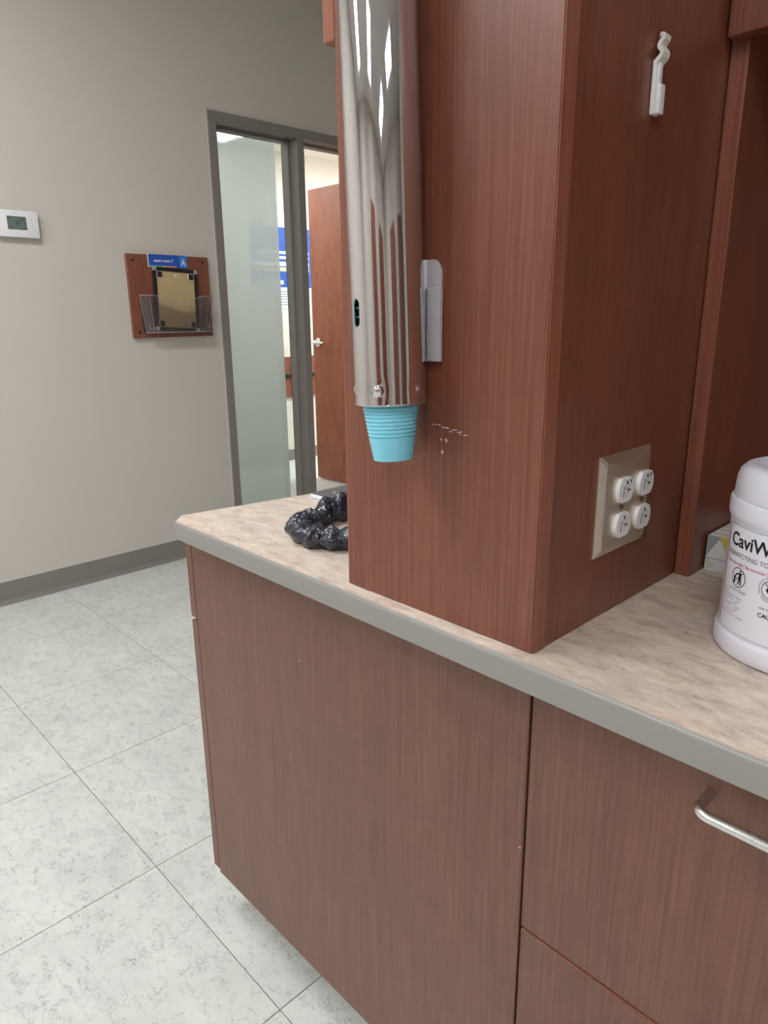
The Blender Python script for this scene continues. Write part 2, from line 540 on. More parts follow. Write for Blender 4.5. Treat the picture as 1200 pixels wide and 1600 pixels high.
# far door leaf, opened 90 degrees into the next room
DY = 2.887
door = struct('door_1', bm_box(-3.972, -3.09, DY, DY + .044, .012, 2.15, .0015), M['door'], label='reddish wooden door standing open beyond the doorway')
hd = obj('door_handle', bm_cyl((-3.905, DY, 1.072), '-y', .033, .012, 32, .003), M['silver'], door, smooth=True, label='silver lever handle')
b = bm_cyl((-3.905, DY - .011, 1.072), '-y', .016, .04, 24, .002)
pts = [(-3.905, DY - .046, 1.072), (-3.88, DY - .05, 1.073), (-3.83, DY - .05, 1.072), (-3.79, DY - .049, 1.070)]
bm_tube(pts, [.012, .011, .0095, .008], 14, b)
obj('lever', b, M['silver'], hd, smooth=True)
obj('latch', bm_box(-3.984, -3.9721, DY + .008, DY + .034, 1.04, 1.104, .002), M['silver'], door)
b = bm_cyl((-3.905, DY + .0445, 1.072), 'y', .033, .012, 32, .003)
bm_tube([(-3.905, DY + .05, 1.072), (-3.905, DY + .09, 1.072), (-3.98, DY + .094, 1.072), (-4.0, DY + .094, 1.072)], .01, 12, b)
obj('door_handle', b, M['silver'], door, smooth=True)

# poster on the far wall
PX = XF + .003
po = thing('poster', (PX, 3.17, 1.33), 'blue and white wall poster seen beyond the sidelight and doorway', 'poster')
obj('sheet', bm_box(XF + .0005, PX, 2.86, 3.5, 1.33, 1.985, .0005), M['paper'], po)
obj('printed_area', bm_box(PX, PX + .0006, 2.86, 3.5, 1.505, 1.985), M['blue'], po, label='blue printed area')
b = bmesh.new()
for z0, z1, y0, y1 in ((1.775, 1.797, 2.9, 3.46), (1.735, 1.757, 2.9, 3.46), (1.678, 1.712, 2.9, 3.46), (1.53, 1.562, 2.9, 3.18)):
    bm_box(PX + .0006, PX + .001, y0, y1, z0, z1, bm=b)
obj('text_panel', b, M['paper'], po)
obj('text_band', bm_box(PX + .0006, PX + .001, 2.9, 3.46, 1.636, 1.668), M['tan'], po)
b = bmesh.new()
for k in range(6):
    bm_box(PX, PX + .0004, 2.9, 3.3 + .03 * (k % 3), 1.36 + k * .022, 1.366 + k * .022, bm=b)
obj('text_line', b, M['inkgrey'], po)
bu = thing('wall_bumper', (XF, 3.5, .56), 'brown wooden wall board with black strip beyond the doorway', 'wall guard')
obj('board', bm_box(XF + .0005, XF + .02, 3.135, 4.1, .57, .925, .002), M['wood_board'], bu)
obj('black_strip', bm_box(XF + .02, XF + .032, 3.135, 4.1, .74, .775, .003), M['black'], bu)

# ------------------------------------------------------------------ ceiling lights
def troffer(x, y, z, st, label, sx=.6, sy=1.2):
    t = thing('ceiling_light', (x, y, z - .03), label, 'ceiling light', 'recessed ceiling lights')
    b = bmesh.new()
    for a in ((x - sx / 2, x + sx / 2, y - sy / 2, y - sy / 2 + .03), (x - sx / 2, x + sx / 2, y + sy / 2 - .03, y + sy / 2), (x - sx / 2, x - sx / 2 + .03, y - sy / 2 + .03, y + sy / 2 - .03), (x + sx / 2 - .03, x + sx / 2, y - sy / 2 + .03, y + sy / 2 - .03)):
        bm_box(*a, z - .03, z - .0005, bm=b)
    obj('frame', b, M['white'], t)
    obj('diffuser', bm_box(x - sx / 2 + .031, x + sx / 2 - .031, y - sy / 2 + .031, y + sy / 2 - .031, z - .02, z - .001), emit('lamp_diffuser', st), t)
for k, a in enumerate(LIGHTS):
    troffer(*a, ['ceiling light panel over the open floor by the counter end', 'ceiling light panel over the open floor behind the camera', 'ceiling light panel over the aisle in front of the drawers', 'unseen ceiling light panel by the right wall, added for chrome reflections', 'unseen ceiling light panel in the far right corner, added for chrome reflections', 'unseen ceiling light panel over the tall cabinets, added for chrome reflections', 'unseen ceiling light panel in the far left corner, added for chrome reflections'][k])
troffer(*LIGHT_NEXT, 'ceiling light panel glimpsed through the top left of the sidelight', .6, 1.2)
troffer(*FILL_NEXT, 'unseen ceiling light panel added to brighten the wall behind the open door', .6, 1.2)

# ------------------------------------------------------------------ worktop
def xe(y): return -.7832 + .1675 * y
poly = [(-.746, 0), (1.2, 0), (1.2, .655), (xe(.655), .655), (xe(.03), .03)]
wt = thing('worktop', (.2, .33, .883), 'stone-patterned beige laminate worktop with a grey front edge', 'worktop')
ins = [(-.744, .0035), (1.198, .0035), (1.198, .653), (xe(.653) + .0035, .653), (xe(.032) + .0035, .032)]
obj('top_surface', bm_prism(ins, 'z', .884, H), M['stone'], wt)
# grey edge band following front and end, rounded over at the top
def edge_run(path, name):
    t = bmesh.new()
    prof = [(0.0, .883), (0.0, H - .005), (.0006, H - .0028), (.0018, H - .0012), (.0036, H - .0002), (.0052, H + .0001), (.0056, .883)]
    nrm = []
    P2 = [Vector(p) for p in path]
    for i in range(len(P2)):
        ds = []
        if i > 0: ds.append((P2[i] - P2[i - 1]).normalized())
        if i < len(P2) - 1: ds.append((P2[i + 1] - P2[i]).normalized())
        n = sum((Vector((-d.y, d.x)) for d in ds), Vector((0, 0))).normalized()
        c = n.dot(Vector((-ds[0].y, ds[0].x)))
        nrm.append(n / c)
    rings = [[t.verts.new((*(p + n * o_), z)) for o_, z in prof] for p, n in zip(P2, nrm)]
    for a, b in zip(rings, rings[1:]):
        for k in range(len(prof)):
            t.faces.new((a[k], a[(k + 1) % len(prof)], b[(k + 1) % len(prof)], b[k]))
    t.faces.new(rings[0]); t.faces.new(rings[-1])
    bmesh.ops.recalc_face_normals(t, faces=t.faces)
    return t
obj('front_edge', edge_run([(xe(.655), .655), (xe(.03), .03), (-.746, 0), (1.2, 0)], 'e'), M['edge'], wt, smooth=True, label='grey laminate front edge')

# ------------------------------------------------------------------ base cabinet at the end of the counter
def xc(y): return -.7699 + .1675 * (y - .0427)
base = thing('base_cabinet', (-.39, .35, 0), 'wooden base cabinet under the end of the worktop with a plain end panel', 'cabinet')
FYP = .0427
obj('end_panel', bm_box(-.7699, -.0115, FYP, FYP + .019, .1066, .8825, .001), M['wood_base'], base, label='large plain wood-grained panel')
obj('edge_band', bm_box(-.0113, -.0103, FYP, FYP + .019, .1066, .8825), M['wood_base'], base)
obj('carcass', bm_prism([(xc(.064) + .003, .063), (-.0135, .063), (-.0135, .645), (xc(.645) + .003, .645)], 'z', .11, .8825), M['wood_base'], base)
obj('toe_kick', bm_prism([(xc(.12) + .07, .12), (-.0135, .12), (-.0135, .645), (xc(.645) + .07, .645)], 'z', .0005, .1095), M['rubber'], base)
def skew_front(z0, z1, y1=.62):
    y0 = FYP + .0005
    th = .021; gp = .003
    return bm_prism([(xc(y0) - gp - th, y0), (xc(y0) - gp, y0), (xc(y1) - gp, y1), (xc(y1) - gp - th, y1)], 'z', z0, z1, .001)
df = obj('drawer', skew_front(.703, .876), M['wood_base'], base)
dd = obj('door', skew_front(.113, .695), M['wood_base'], base)
def pull(name, par, p0, p1, out, r=.005, mat='nickel'):
    p0, p1, out = Vector(p0), Vector(p1), Vector(out)
    d = (p1 - p0).normalized(); L = out.length; o_ = out.normalized()
    rad = .012; pts = [p0]
    for k in range(7):
        a = math.pi / 2 * k / 6
        pts.append(p0 + o_ * (L - rad) + o_ * rad * math.sin(a) + d * rad * (1 - math.cos(a)))
    for k in range(7):
        a = math.pi / 2 * k / 6
        pts.append(p1 + o_ * (L - rad) + o_ * rad * math.cos(a) - d * rad * (1 - math.sin(a)))
    pts.append(p1)
    return obj(name, bm_tube(pts, r, 18), M[mat], par, smooth=True, label='brushed metal bar handle')
# ------------------------------------------------------------------ drawer cabinet, front facing the aisle
def drawer_unit(x0, x1, label, proto=None):
    t = thing('drawer_cabinet', ((x0 + x1) / 2, .35, 0), label, 'cabinet')
    obj('carcass', bm_box(x0, x1, .066, .645, .11, .8825), M['wood_base'], t)
    obj('toe_kick', bm_box(x0, x1, .12, .645, .0005, .1095), M['rubber'], t)
    for z0, z1 in ((.5335, .874), (.3235, .5285), (.1075, .3185)):
        dr = obj('drawer', bm_box(x0 + .0025, x1 - .0025, .0427, .0645, z0, z1, .0012), M['wood_base'], t)
        obj('edge_band', bm_box(x0 + .004, x1 - .004, .044, .0635, z1, z1 + .0008), M['wood_edge'], dr)
        zc = .836 if z0 > .5 else z1 - .06
        xm = x0 + .264
        pull('handle', dr, (xm - .064, .0427, zc), (xm + .064, .0427, zc), (0, -.037, 0))
    return t
drawer_unit(-.0095, .515, 'wooden drawer cabinet with a metal bar handle beside the plain panel')
drawer_unit(.5155, 1.04, 'wooden drawer cabinet further right along the aisle')

# ------------------------------------------------------------------ tall cabinet column on the worktop
YC = .0249; YD = .3687; TOP = 2.3; HB = H + .0006
col = thing('tall_cabinet', (-.15, .2, HB), 'reddish wooden tall cabinet column standing on the worktop', 'cabinet')
obj('front_panel', bm_box(-.2965, -.0005, YC, YC + .0225, HB, TOP, .0012), M['wood'], col)
obj('edge_band', bm_box(-.2975, -.2966, YC + .0006, YC + .0225, HB, TOP), M['wood_edge'], col)
obj('edge_band', bm_box(-.0004, .0006, YC + .0012, YC + .0225, HB, TOP, .0003), M['wood_edge'], col)
obj('side_panel', bm_box(-.0195, -.0003, YC + .023, .6545, HB, TOP, .0005), M['wood'], col, label='dark glossy side panel')
obj('side_panel', bm_box(-.2975, -.279, YC + .023, .6545, HB, TOP, .0005), M['wood'], col)
obj('top_panel', bm_box(-.279, -.0196, YC + .023, .6545, TOP - .02, TOP), M['wood'], col)
dr = obj('door', bm_box(-.3235, -.303, YC + .004, .62, 1.565, TOP - .01, .0015), M['wood_edge'], col)
obj('door_backing', bm_box(-.3028, -.2978, YC + .009, .615, 1.572, TOP - .02), M['seam'], col)
# scuff marks on front panel
def scuffs():
    t = bmesh.new()
    rnd = random.Random(3)
    for k in range(16):
        u = k / 15
        x = -.146 + .048 * u + rnd.uniform(-.002, .002); z = 1.147 - .0065 * u + rnd.uniform(-.002, .002)
        l = rnd.uniform(.001, .005)
        bm_box(x, x + l, YC - .0003, YC + .0001, z, z + .0006, bm=t)
    for k in range(7):
        x = -.146 + rnd.uniform(0, .022); z = 1.112 + rnd.uniform(0, .02)
        l = rnd.uniform(.0012, .004)
        bm_box(x, x + .0006, YC - .0003, YC + .0001, z, z + l, bm=t)
    return t
so = obj('scuff_marks', scuffs(), M['paper'], col); so['kind'] = 'stuff'

# wall cabinet over the niche on the right
wc = thing('wall_cabinet', (.4, .5, HB), 'reddish wooden wall cabinet above the niche with the wipes', 'cabinet')
obj('side_panel', bm_box(.0008, .0214, YD, .655, HB, TOP, .0008), M['wood'], wc)
obj('edge_band', bm_box(.0012, .021, YD - .001, YD - .0001, HB, 1.6, .0004), M['wood_board'], wc, label='lighter front edge strip')
obj('side_panel', bm_box(1.0, 1.02, YD, .655, HB, TOP, .0008), M['wood'], wc)
obj('back_panel', bm_box(.0218, .9998, .652, .6595, HB, 1.57), M['wood'], wc)
obj('bottom_panel', bm_box(.0218, .9998, YD + .001, .651, 1.575, 1.594), M['wood'], wc)
obj('door', bm_box(.0045, .505, .3445, .3655, 1.562, TOP - .01, .002), M['wood'], wc)
obj('door', bm_box(.509, 1.01, .3445, .3655, 1.562, TOP - .01, .002), M['wood'], wc)

def storage(x0, x1, y0, y1, face, label):  # unseen cabinets, added to give the chrome tube dark bands to reflect
    t = thing('reflection_cabinet', ((x0 + x1) / 2, (y0 + y1) / 2, 0), label, 'cabinet')
    obj('carcass', bm_box(x0, x1, y0, y1, .08, 2.2, .001), M['wood'], t)
    obj('toe_kick', bm_box(x0 + .05, x1 - .05, y0 + .05, y1 - .05, .0005, .0795), M['rubber'], t)
    for k in (0, 1):
        if face == 'y':
            xm = (x0 + x1) / 2; a, c_ = (x0 + .002, xm - .002) if k == 0 else (xm + .002, x1 - .002)
            d = obj('door', bm_box(a, c_, y1 + .001, y1 + .021, .085, 2.195, .0012), M['wood'], t)
            h = xm + (-.04 if k == 0 else .04)
            pull('handle', d, (h, y1 + .021, 1.0), (h, y1 + .021, 1.13), (0, .034, 0))
        else:
            ym = (y0 + y1) / 2; a, c_ = (y0 + .002, ym - .002) if k == 0 else (ym + .002, y1 - .002)
            d = obj('door', bm_box(x0 - .021, x0 - .001, a, c_, .085, 2.195, .0012), M['wood'], t)
            h = ym + (-.04 if k == 0 else .04)
            pull('handle', d, (x0 - .021, h, 1.0), (x0 - .021, h, 1.13), (-.034, 0, 0))
storage(.15, 1.1, -5.19, -4.6, 'y', 'tall wooden cabinet added for the chrome reflections, against the wall behind the camera')
storage(2.3, 3.3, -5.19, -4.6, 'y', 'tall wooden cabinet added for the chrome reflections, near the far right corner')
storage(4.2, 4.79, -2.6, -1.5, 'x', 'tall wooden cabinet added for the chrome reflections, against the right wall')
storage(4.2, 4.79, -.6, .4, 'x', 'tall wooden cabinet added for the chrome reflections, at the end of the aisle')
# ------------------------------------------------------------------ outlet plate on the column side
PO0, PZ0, PWD, PHT = .1373, .9934, .1203, .1190
ol = thing('outlet_plate', (.0, PO0 + PWD / 2, PZ0), 'stainless steel plate with four white power sockets on the column side', 'power outlet')
t = bmesh.new()
y0, y1, z0, z1 = PO0, PO0 + PWD, PZ0, PZ0 + PHT
def rect(x, i): return [t.verts.new(p) for p in ((x, y0 + i, z0 + i), (x, y1 - i, z0 + i), (x, y1 - i, z1 - i), (x, y0 + i, z1 - i))]
rs = [rect(-.0001, 0), rect(.0012, 0), rect(.0062, .008), rect(.0066, .0095)]
for a, b2 in zip(rs, rs[1:]):
    for k in range(4): t.faces.new((a[k], a[(k + 1) % 4], b2[(k + 1) % 4], b2[k]))
t.faces.new(rs[-1]); t.faces.new(rs[0])
bmesh.ops.recalc_face_normals(t, faces=t.faces)
bmesh.ops.bevel(t, geom=[e for e in t.edges if abs(e.verts[0].co.x - e.verts[1].co.x) > .002], offset=.002, segments=3, affect='EDGES')
obj('cover_plate', t, M['steel'], ol, smooth=True)
ycs = (.1845, .2345); zcs = (1.0695, 1.0275)
for yi, yc in enumerate(ycs):
    for zi, zc in enumerate(zcs):
        r = .0172; cut = .0142; pts = []
        for k in range(60):
            a = 2 * math.pi * k / 60
            pts.append((yc + r * math.cos(a), zc + max(-cut, min(cut, r * math.sin(a)))))
        ded = [pts[0]]
        for q in pts[1:]:
            if (Vector(q) - Vector(ded[-1])).length > 1e-4: ded.append(q)
        sk = obj('socket', bm_prism(ded, 'x', .006, .0118, 0), M['white'], ol)
        b = bmesh.new(); X0, X1 = .0118, .01205
        bm_box(X0, X1, yc - .0068, yc - .0056, zc - .0075, zc + .0005, bm=b)
        bm_box(X0, X1, yc + .0035, yc + .0095, zc - .0015, zc + .0001, bm=b)
        bm_box(X0, X1, yc + .0035, yc + .0048, zc - .0030, zc + .0012, bm=b)
        bm_box(X0, X1, yc - .0008, yc + .0024, zc + .0078, zc + .0108, bm=b)
        bm_cyl((X0, yc + .0008, zc + .0078), 'x', .0016, .00025, 16, bm=b)
        obj('socket_slot', b, M['ink'], sk)
        bm2 = bm_tube([(X1, yc + .0095, zc + .0075), (X1, yc + .0018, zc - .0002), (X1, yc + .0018, zc - .0125)], .00022, 6)
        bm_tube([(X1, yc - .0062, zc + .0012), (X1, yc + .0018, zc + .0016)], .00022, 6, bm2)
        obj('face_crease', bm2, M['inkgrey'], sk)
        obj('face_facet', bm_box(X0, X0 + .0001, yc - .0075, yc - .0005, zc + .0012, zc + .0055), M['box_grey'], sk)
        if zi == 0:
            obj('green_dot', bm_cyl((X0, yc + .0088, zc + .0098), 'x', .0019, .0003, 16), M['greendot'], sk, label='small green dot')
for yc in ycs:
    sc = obj('screw', bm_cyl((.0064, yc, 1.0485), 'x', .0034, .0016, 20, .0006), M['screw'], ol, smooth=True)
    obj('screw_slot', bm_box(.008, .00815, yc - .0027, yc + .0027, 1.0481, 1.0489), M['seam'], sc)

# ------------------------------------------------------------------ white hook on the column side
hk = thing('wall_hook', (0, .192, 1.458), 'small white plastic clip stuck high on the column side', 'hook')
HY, HZ = .1915, 1.459
b = bm_box(.0002, .0045, HY - .0075, HY + .0075, HZ, HZ + .049, .0015)
obj('backplate', b, M['white'], hk, smooth=True)
obj('slider', bm_box(.0045, .0085, HY - .0035, HY + .0085, HZ + .001, HZ + .028, .0012), M['white'], hk, smooth=True)
obj('rib', bm_box(.0045, .0065, HY - .0035, HY + .0035, HZ + .0275, HZ + .047, .0008), M['white'], hk, smooth=True)
# wavy top: ribbon with thickness bending in and out
path = [(.0025, .0455), (.005, .0490), (.0075, .0515), (.0085, .0545), (.007, .0575), (.0045, .060), (.004, .0625), (.0055, .0655), (.0075, .0675), (.0078, .0695), (.006, .0712), (.003, .0715)]
t = bmesh.new(); rr = []
for i, (x, z) in enumerate(path):
    a = Vector(path[max(i - 1, 0)]); c_ = Vector(path[min(i + 1, len(path) - 1)])
    d = (c_ - a).normalized(); n = Vector((-d.y, d.x)) * .0020
    hw = .0075 - .0002 * i; sh = .0005 * i * .6
    rr.append([t.verts.new((x + n.x * s_, HY + sh + hw * q, HZ + z + n.y * s_)) for s_, q in ((-1, -1), (1, -1), (1, 1), (-1, 1))])
for a, c_ in zip(rr, rr[1:]):
    for k in range(4): t.faces.new((a[k], a[(k + 1) % 4], c_[(k + 1) % 4], c_[k]))
t.faces.new(rr[0]); t.faces.new(rr[-1]); bmesh.ops.recalc_face_normals(t, faces=t.faces)
obj('wavy_tab', t, M['white_warm'], hk)

# ------------------------------------------------------------------ cup dispenser
DX, DYc, DZ, DR = -.1685, -.0185, 1.174, .0388
disp = thing('cup_dispenser', (DX, DYc, DZ), 'long polished chrome tube cup dispenser hanging on the column front', 'cup dispenser')
disp.rotation_euler = (0, math.radians(-2.1), 0)
LT = .47
t = bmesh.new(); n = 144; nz = 235
def dim(a, z):
    d = 0
    for a0, z0, s_ in ((-67, .016, .0014), (7, .016, .0014), (-124, .016, .0014)):
        da = ((a - a0 + 180) % 360 - 180) * math.pi / 180 * DR
        q = (da * da + (z - z0) ** 2) / (.0048 ** 2)
        d += s_ * 2.2 * math.exp(-q) - s_ * .9 * math.exp(-q / 3.2)
    return d
SA, SZ0, SZ1, SW = -102, .081, .109, .0055    # obround window
def inslot(a, z):
    da = ((a - SA + 180) % 360 - 180) * math.pi / 180 * DR
    zz = max(SZ0 + SW, min(SZ1 - SW, z))
    return da * da + (z - zz) ** 2 < SW * SW
grid = {}
for j in range(nz + 1):
    z = LT * j / nz
    for k in range(n):
        a = 360 * k / n
        rr_ = DR + dim(a, z)
        grid[j, k] = t.verts.new((rr_ * math.cos(math.radians(a)), rr_ * math.sin(math.radians(a)), z))
for j in range(nz):
    for k in range(n):
        t.faces.new((grid[j, k], grid[j, (k + 1) % n], grid[j + 1, (k + 1) % n], grid[j + 1, k]))
# inner wall (thin)
g2 = {}
for j in (0, nz):
    for k in range(n):
        a = math.radians(360 * k / n)
        g2[j, k] = t.verts.new(((DR - .0014) * math.cos(a), (DR - .0014) * math.sin(a), LT * j / nz))
for k in range(n):
    t.faces.new((g2[0, k], g2[nz, k], g2[nz, (k + 1) % n], g2[0, (k + 1) % n]))
    t.faces.new((grid[0, k], g2[0, k], g2[0, (k + 1) % n], grid[0, (k + 1) % n]))
t.faces.new([g2[nz, k] for k in range(n)])
t.faces.new([grid[nz, k] for k in reversed(range(n))])
bmesh.ops.recalc_face_normals(t, faces=t.faces)
tube = obj('tube', t, M['chrome'], disp, smooth=True, local=True)
# cut the window with a boolean, then bake
ct = bmesh.new()
pts = []
for k in range(13):
    a = math.pi * k / 12; pts.append((SW * math.cos(a), SZ1 - SW + SW * math.sin(a)))
for k in range(13):
    a = math.pi + math.pi * k / 12; pts.append((SW * math.cos(a), SZ0 + SW + SW * math.sin(a)))
bm_prism(pts, 'y', DR - .006, DR + .01, bm=ct)
cme = bpy.data.meshes.new('cut'); bmesh.ops.rotate(ct, cent=(0, 0, 0), matrix=Matrix.Rotation(math.radians(SA - 90), 3, 'Z'), verts=ct.verts)
ct.to_mesh(cme); ct.free()
cut = bpy.data.objects.new('cut', cme); COL.objects.link(cut)
cut.parent = disp
md = tube.modifiers.new('cut', 'BOOLEAN'); md.object = cut; md.operation = 'DIFFERENCE'; md.solver = 'EXACT'
dg = bpy.context.evaluated_depsgraph_get()
nm = bpy.data.meshes.new_from_object(tube.evaluated_get(dg))
tube.modifiers.clear(); nm.name = 'tube'; tube.data = nm
bpy.data.objects.remove(cut)
# rolled rim at the bottom
t = bm_lathe([(DR - .0012, -.0004), (DR + .0006, -.0004), (DR + .0009, .0002), (DR + .0006, .0010), (DR - .0012, .0010)], n=96)
obj('bottom_rim', t, M['chrome'], disp, smooth=True, local=True)

def cup_bm():
    rb, rtp, h = .0222, .0325, .072
    prof = [(0, .003), (rb - .003, .003), (rb - .002, 0), (rb - .0005, 0), (rb, .0015), (rb + .0002, .004)]
    def rz(z): return rb + (rtp - rb) * (z / h) ** .95
    prof += [(rz(.006) - .0006, .005), (rz(.006), .007), (rz(.024), .024)]
    z = .0255
    while z < h - .004:
        prof += [(rz(z) - .0002, z), (rz(z) - .0011, z + .0008), (rz(z) + .0004, z + .0016), (rz(z) + .0006, z + .003)]
        z += .0042
    prof += [(rtp, h - .002), (rtp + .0016, h - .0012), (rtp + .0016, h), (rtp - .0006, h), (rb - .0006, .0045), (0, .0045)]
    return bm_lathe(prof, n=64)
CZb = -.0625
cup = obj('paper_cup', cup_bm(), M['cup'], None, smooth=True, local=True)
cup.name = 'plastic_cup'
setp(cup, 'blue ribbed plastic cup sticking out of the chrome dispenser bottom', 'cup', 'blue cups in the dispenser')
rotm = Matrix.Translation((DX, DYc, DZ)) @ Matrix.Rotation(math.radians(-2.1), 4, 'Y')
cup.matrix_world = rotm @ Matrix.Translation((.001, 0, CZb)) @ Matrix.Rotation(math.radians(-1.5), 4, 'Y')
for k in range(1, 15):
    c_ = cup.copy(); COL.objects.link(c_)
    c_.matrix_world = rotm @ Matrix.Translation((.0, 0, CZb + .0092 * k))
    c_['label'] = 'blue plastic cup nested in the stack inside the chrome tube'

# bracket right of the tube
br = thing('mounting_bracket', (-.148, YC, 1.216), 'grey metal bracket strip on the column right of the chrome tube', 'bracket')
bx0, bx1, bz0, bz1 = -.1545, -.1335, 1.217, 1.3225
pts = [(bx0, bz0), (bx0, bz1)] + [(bx1 - .012 + .012 * math.sin(math.radians(q)), bz1 - .016 + .016 * math.cos(math.radians(q))) for q in range(0, 91, 15)] + [(bx1, bz0)]
obj('back_plate', bm_prism(pts, 'y', YC - .0025, YC - .0002), M['alu'], br)
obj('side_flange', bm_box(bx0 - .0012, bx0 + .0008, YC - .0095, YC - .0003, bz0 - .0005, bz1, .0003), M['alulight'], br)
obj('slide_piece', bm_box(-.1495, -.1305, YC - .0075, YC - .0026, 1.2175, 1.2945, .0006), M['alu'], br)
obj('blue_line', bm_box(-.1510, -.1497, YC - .0068, YC - .003, 1.2195, 1.2935), M['darkprint'], br)

# ------------------------------------------------------------------ wipes canister
KX, KY, KR = .194, .235, .0788
can = thing('wipes_canister', (KX, KY, HB), 'large white canister of disinfecting wipes on the worktop', 'canister')
prof = [(0, 0), (KR - .001, 0), (KR + .0008, .001), (KR + .0028, .004), (KR + .0028, .019), (KR + .0018, .0225), (KR - .0002, .024), (KR - .0006, .026), (KR - .0006, .142), (KR + .0004, .145), (KR + .002, .148), (KR + .0024, .152), (KR + .0024, .162), (KR + .0014, .1655), (KR - .001, .1668), (0, .1668)]
obj('body', bm_lathe(prof, (KX, KY, HB), 96), M['can'], can, smooth=True)
prof = [(KR - .004, .1672), (KR - .0012, .1672), (KR - .0006, .169), (KR - .0016, .186), (KR - .004, .1935), (KR - .0085, .1985), (KR - .014, .2005), (KR - .020, .1995), (KR - .028, .194), (KR - .036, .1915), (0, .1915)]
lid = obj('lid', bm_lathe(prof, (KX, KY, HB), 96), M['can'], can, smooth=True)
b = bm_lathe([(0, 0), (.026, 0), (.0275, .004), (.024, .0105), (.015, .013), (0, .013)], (KX, KY - .012, HB + .1914), 48)
obj('flip_cap', b, M['can'], lid, smooth=True)
RL = KR + .0004
def wrap(a0, z0, r=RL + .0005):
    def f(u, v):
        a = math.radians(a0) + u / r
        return (KX + r * math.cos(a), KY + r * math.sin(a), z0 + v)
    return f
t = bmesh.new(); prev = None; na = 90
for k in range(na + 1):
    a = math.radians(-146.5 + 200 * k / na)
    cur = [t.verts.new((KX + RL * math.cos(a), KY + RL * math.sin(a), z)) for z in (.9425, 1.0555)]
    if prev: t.faces.new((prev[0], cur[0], cur[1], prev[1]))
    prev = cur
lab = obj('label_sleeve', t, M['lab'], can, smooth=True)
def strip(a0, a1, z0, z1, r=RL + .0003):
    t = bmesh.new(); prev = None; m_ = max(2, int(abs(a1 - a0) / 3))
    for k in range(m_ + 1):
        a = math.radians(a0 + (a1 - a0) * k / m_)
        cur = [t.verts.new((KX + r * math.cos(a), KY + r * math.sin(a), z)) for z in (z0, z1)]
        if prev: t.faces.new((prev[0], cur[0], cur[1], prev[1]))
        prev = cur
    return t
obj('label_border', strip(-146.5, -145.3, .9465, 1.0550), M['inkpink'], lab, label='thin pink border line')
obj('label_rule', strip(-146, 53, 1.0552, 1.0556), M['box_mid'], lab)
obj('label_rule', strip(-146, 53, .9422, .9425), M['box_grey'], lab)
obj('brand_lettering', place(text_bm('CaviWipes', .0198, bold=.00035, spacing=.98), wrap(-140.0, 1.0345)), M['ink'], lab, label='bold black lettering')
obj('small_lettering', place(text_bm('DISINFECTING TOWELETTES', .0068, spacing=1.05), wrap(-143.0, 1.0235)), M['inkgrey'], lab)
obj('small_lettering', place(text_bm('Tuberculocidal | Bactericidal | Virucidal', .0050), wrap(-144, 1.0150)), M['inkpink'], lab)
# do-not-flush pictogram
t = ring_bm(0, 0, .0098, .0106, 40)
for pl in ([(-.0072, -.0066), (-.0066, -.0072), (.0072, .0066), (.0066, .0072)], [(.001, .0075), (.0026, .006), (.0041, .0075), (.0026, .009)], [(.0010, .0055), (.0042, .0055), (.0045, -.001), (.0052, -.0075), (.0036, -.0075), (.0026, -.001), (.0014, -.0075), (-.0002, -.0075), (.0008, -.001)], [(.0010, .0055), (.0012, .0038), (-.0044, .0015), (-.0046, .003)], [(-.0066, .001), (-.0034, .001), (-.0034, .0002), (-.0044, -.003), (-.0044, -.0072), (-.0066, -.0072)]):
    poly_bm(pl, t)
obj('pictogram', place(t, wrap(-125.5, 1.0025)), M['ink'], lab)
obj('small_lettering', place(text_bm('DO NOT FLUSH', .0036, 'CENTER'), wrap(-125.5, .9875)), M['inkgrey'], lab)
t = ring_bm(0, 0, .0088, .0095, 40)
for pl in ([(-.0062, .0056), (-.0056, .0062), (.0062, -.0056), (.0056, -.0062)], [(-.005, -.001), (-.003, .003), (.002, .004), (.005, .001), (.004, -.003), (-.002, -.004)], [(-.0035, .0045), (-.0005, .0065), (.003, .005), (.001, .0038)]):
    poly_bm(pl, t)
obj('pictogram', place(t, wrap(-97.5, 1.002)), M['ink'], lab)
# ring of small lettering round the second pictogram
b = bmesh.new()
word = 'DO NOT USE AS A BABY WIPE OR FOR PERSONAL CLEANSING '
for k, ch in enumerate(word):
    if ch == ' ': continue
    a = math.radians(140) - 2 * math.pi * k / len(word)
    g = text_bm(ch, .0026, 'CENTER')
    for v in g.verts:
        x, y = v.co.x, v.co.y + .0112
        v.co = Vector((x * math.sin(a) + y * math.cos(a), -x * math.cos(a) + y * math.sin(a), 0))
    merge(b, g)
obj('small_lettering', place(b, wrap(-97.5, 1.002)), M['inkgrey'], lab)
b = bmesh.new()
lines = ['INGREDIENTS:', 'Diisobutylphenoxyethoxyethyl dimethyl', 'benzyl ammonium chloride . . . . 0.28%', 'Isopropanol . . . . . . . . . . . . 17.20%', 'OTHER INGREDIENTS: . . . . . 82.52%', 'TOTAL . . . . . . . . . . . . . . . 100.00%', 'See left panel for precautionary', 'Contents 65 towelettes 9 in x 12 in (22.8 cm)']
for k, ln in enumerate(lines):
    g = text_bm(ln, .0021)
    for v in g.verts: v.co.y -= k * .0034
    merge(b, g)
obj('fine_print', place(b, wrap(-144, .9835)), M['inkgrey'], lab)
obj('small_lettering', place(text_bm('KEEP OUT OF REACH OF CHILDREN', .003), wrap(-104.5, .9800)), M['inkgrey'], lab)
obj('small_lettering', place(text_bm('CAUTION', .0062, bold=.0001), wrap(-104.5, .9715)), M['ink'], lab)

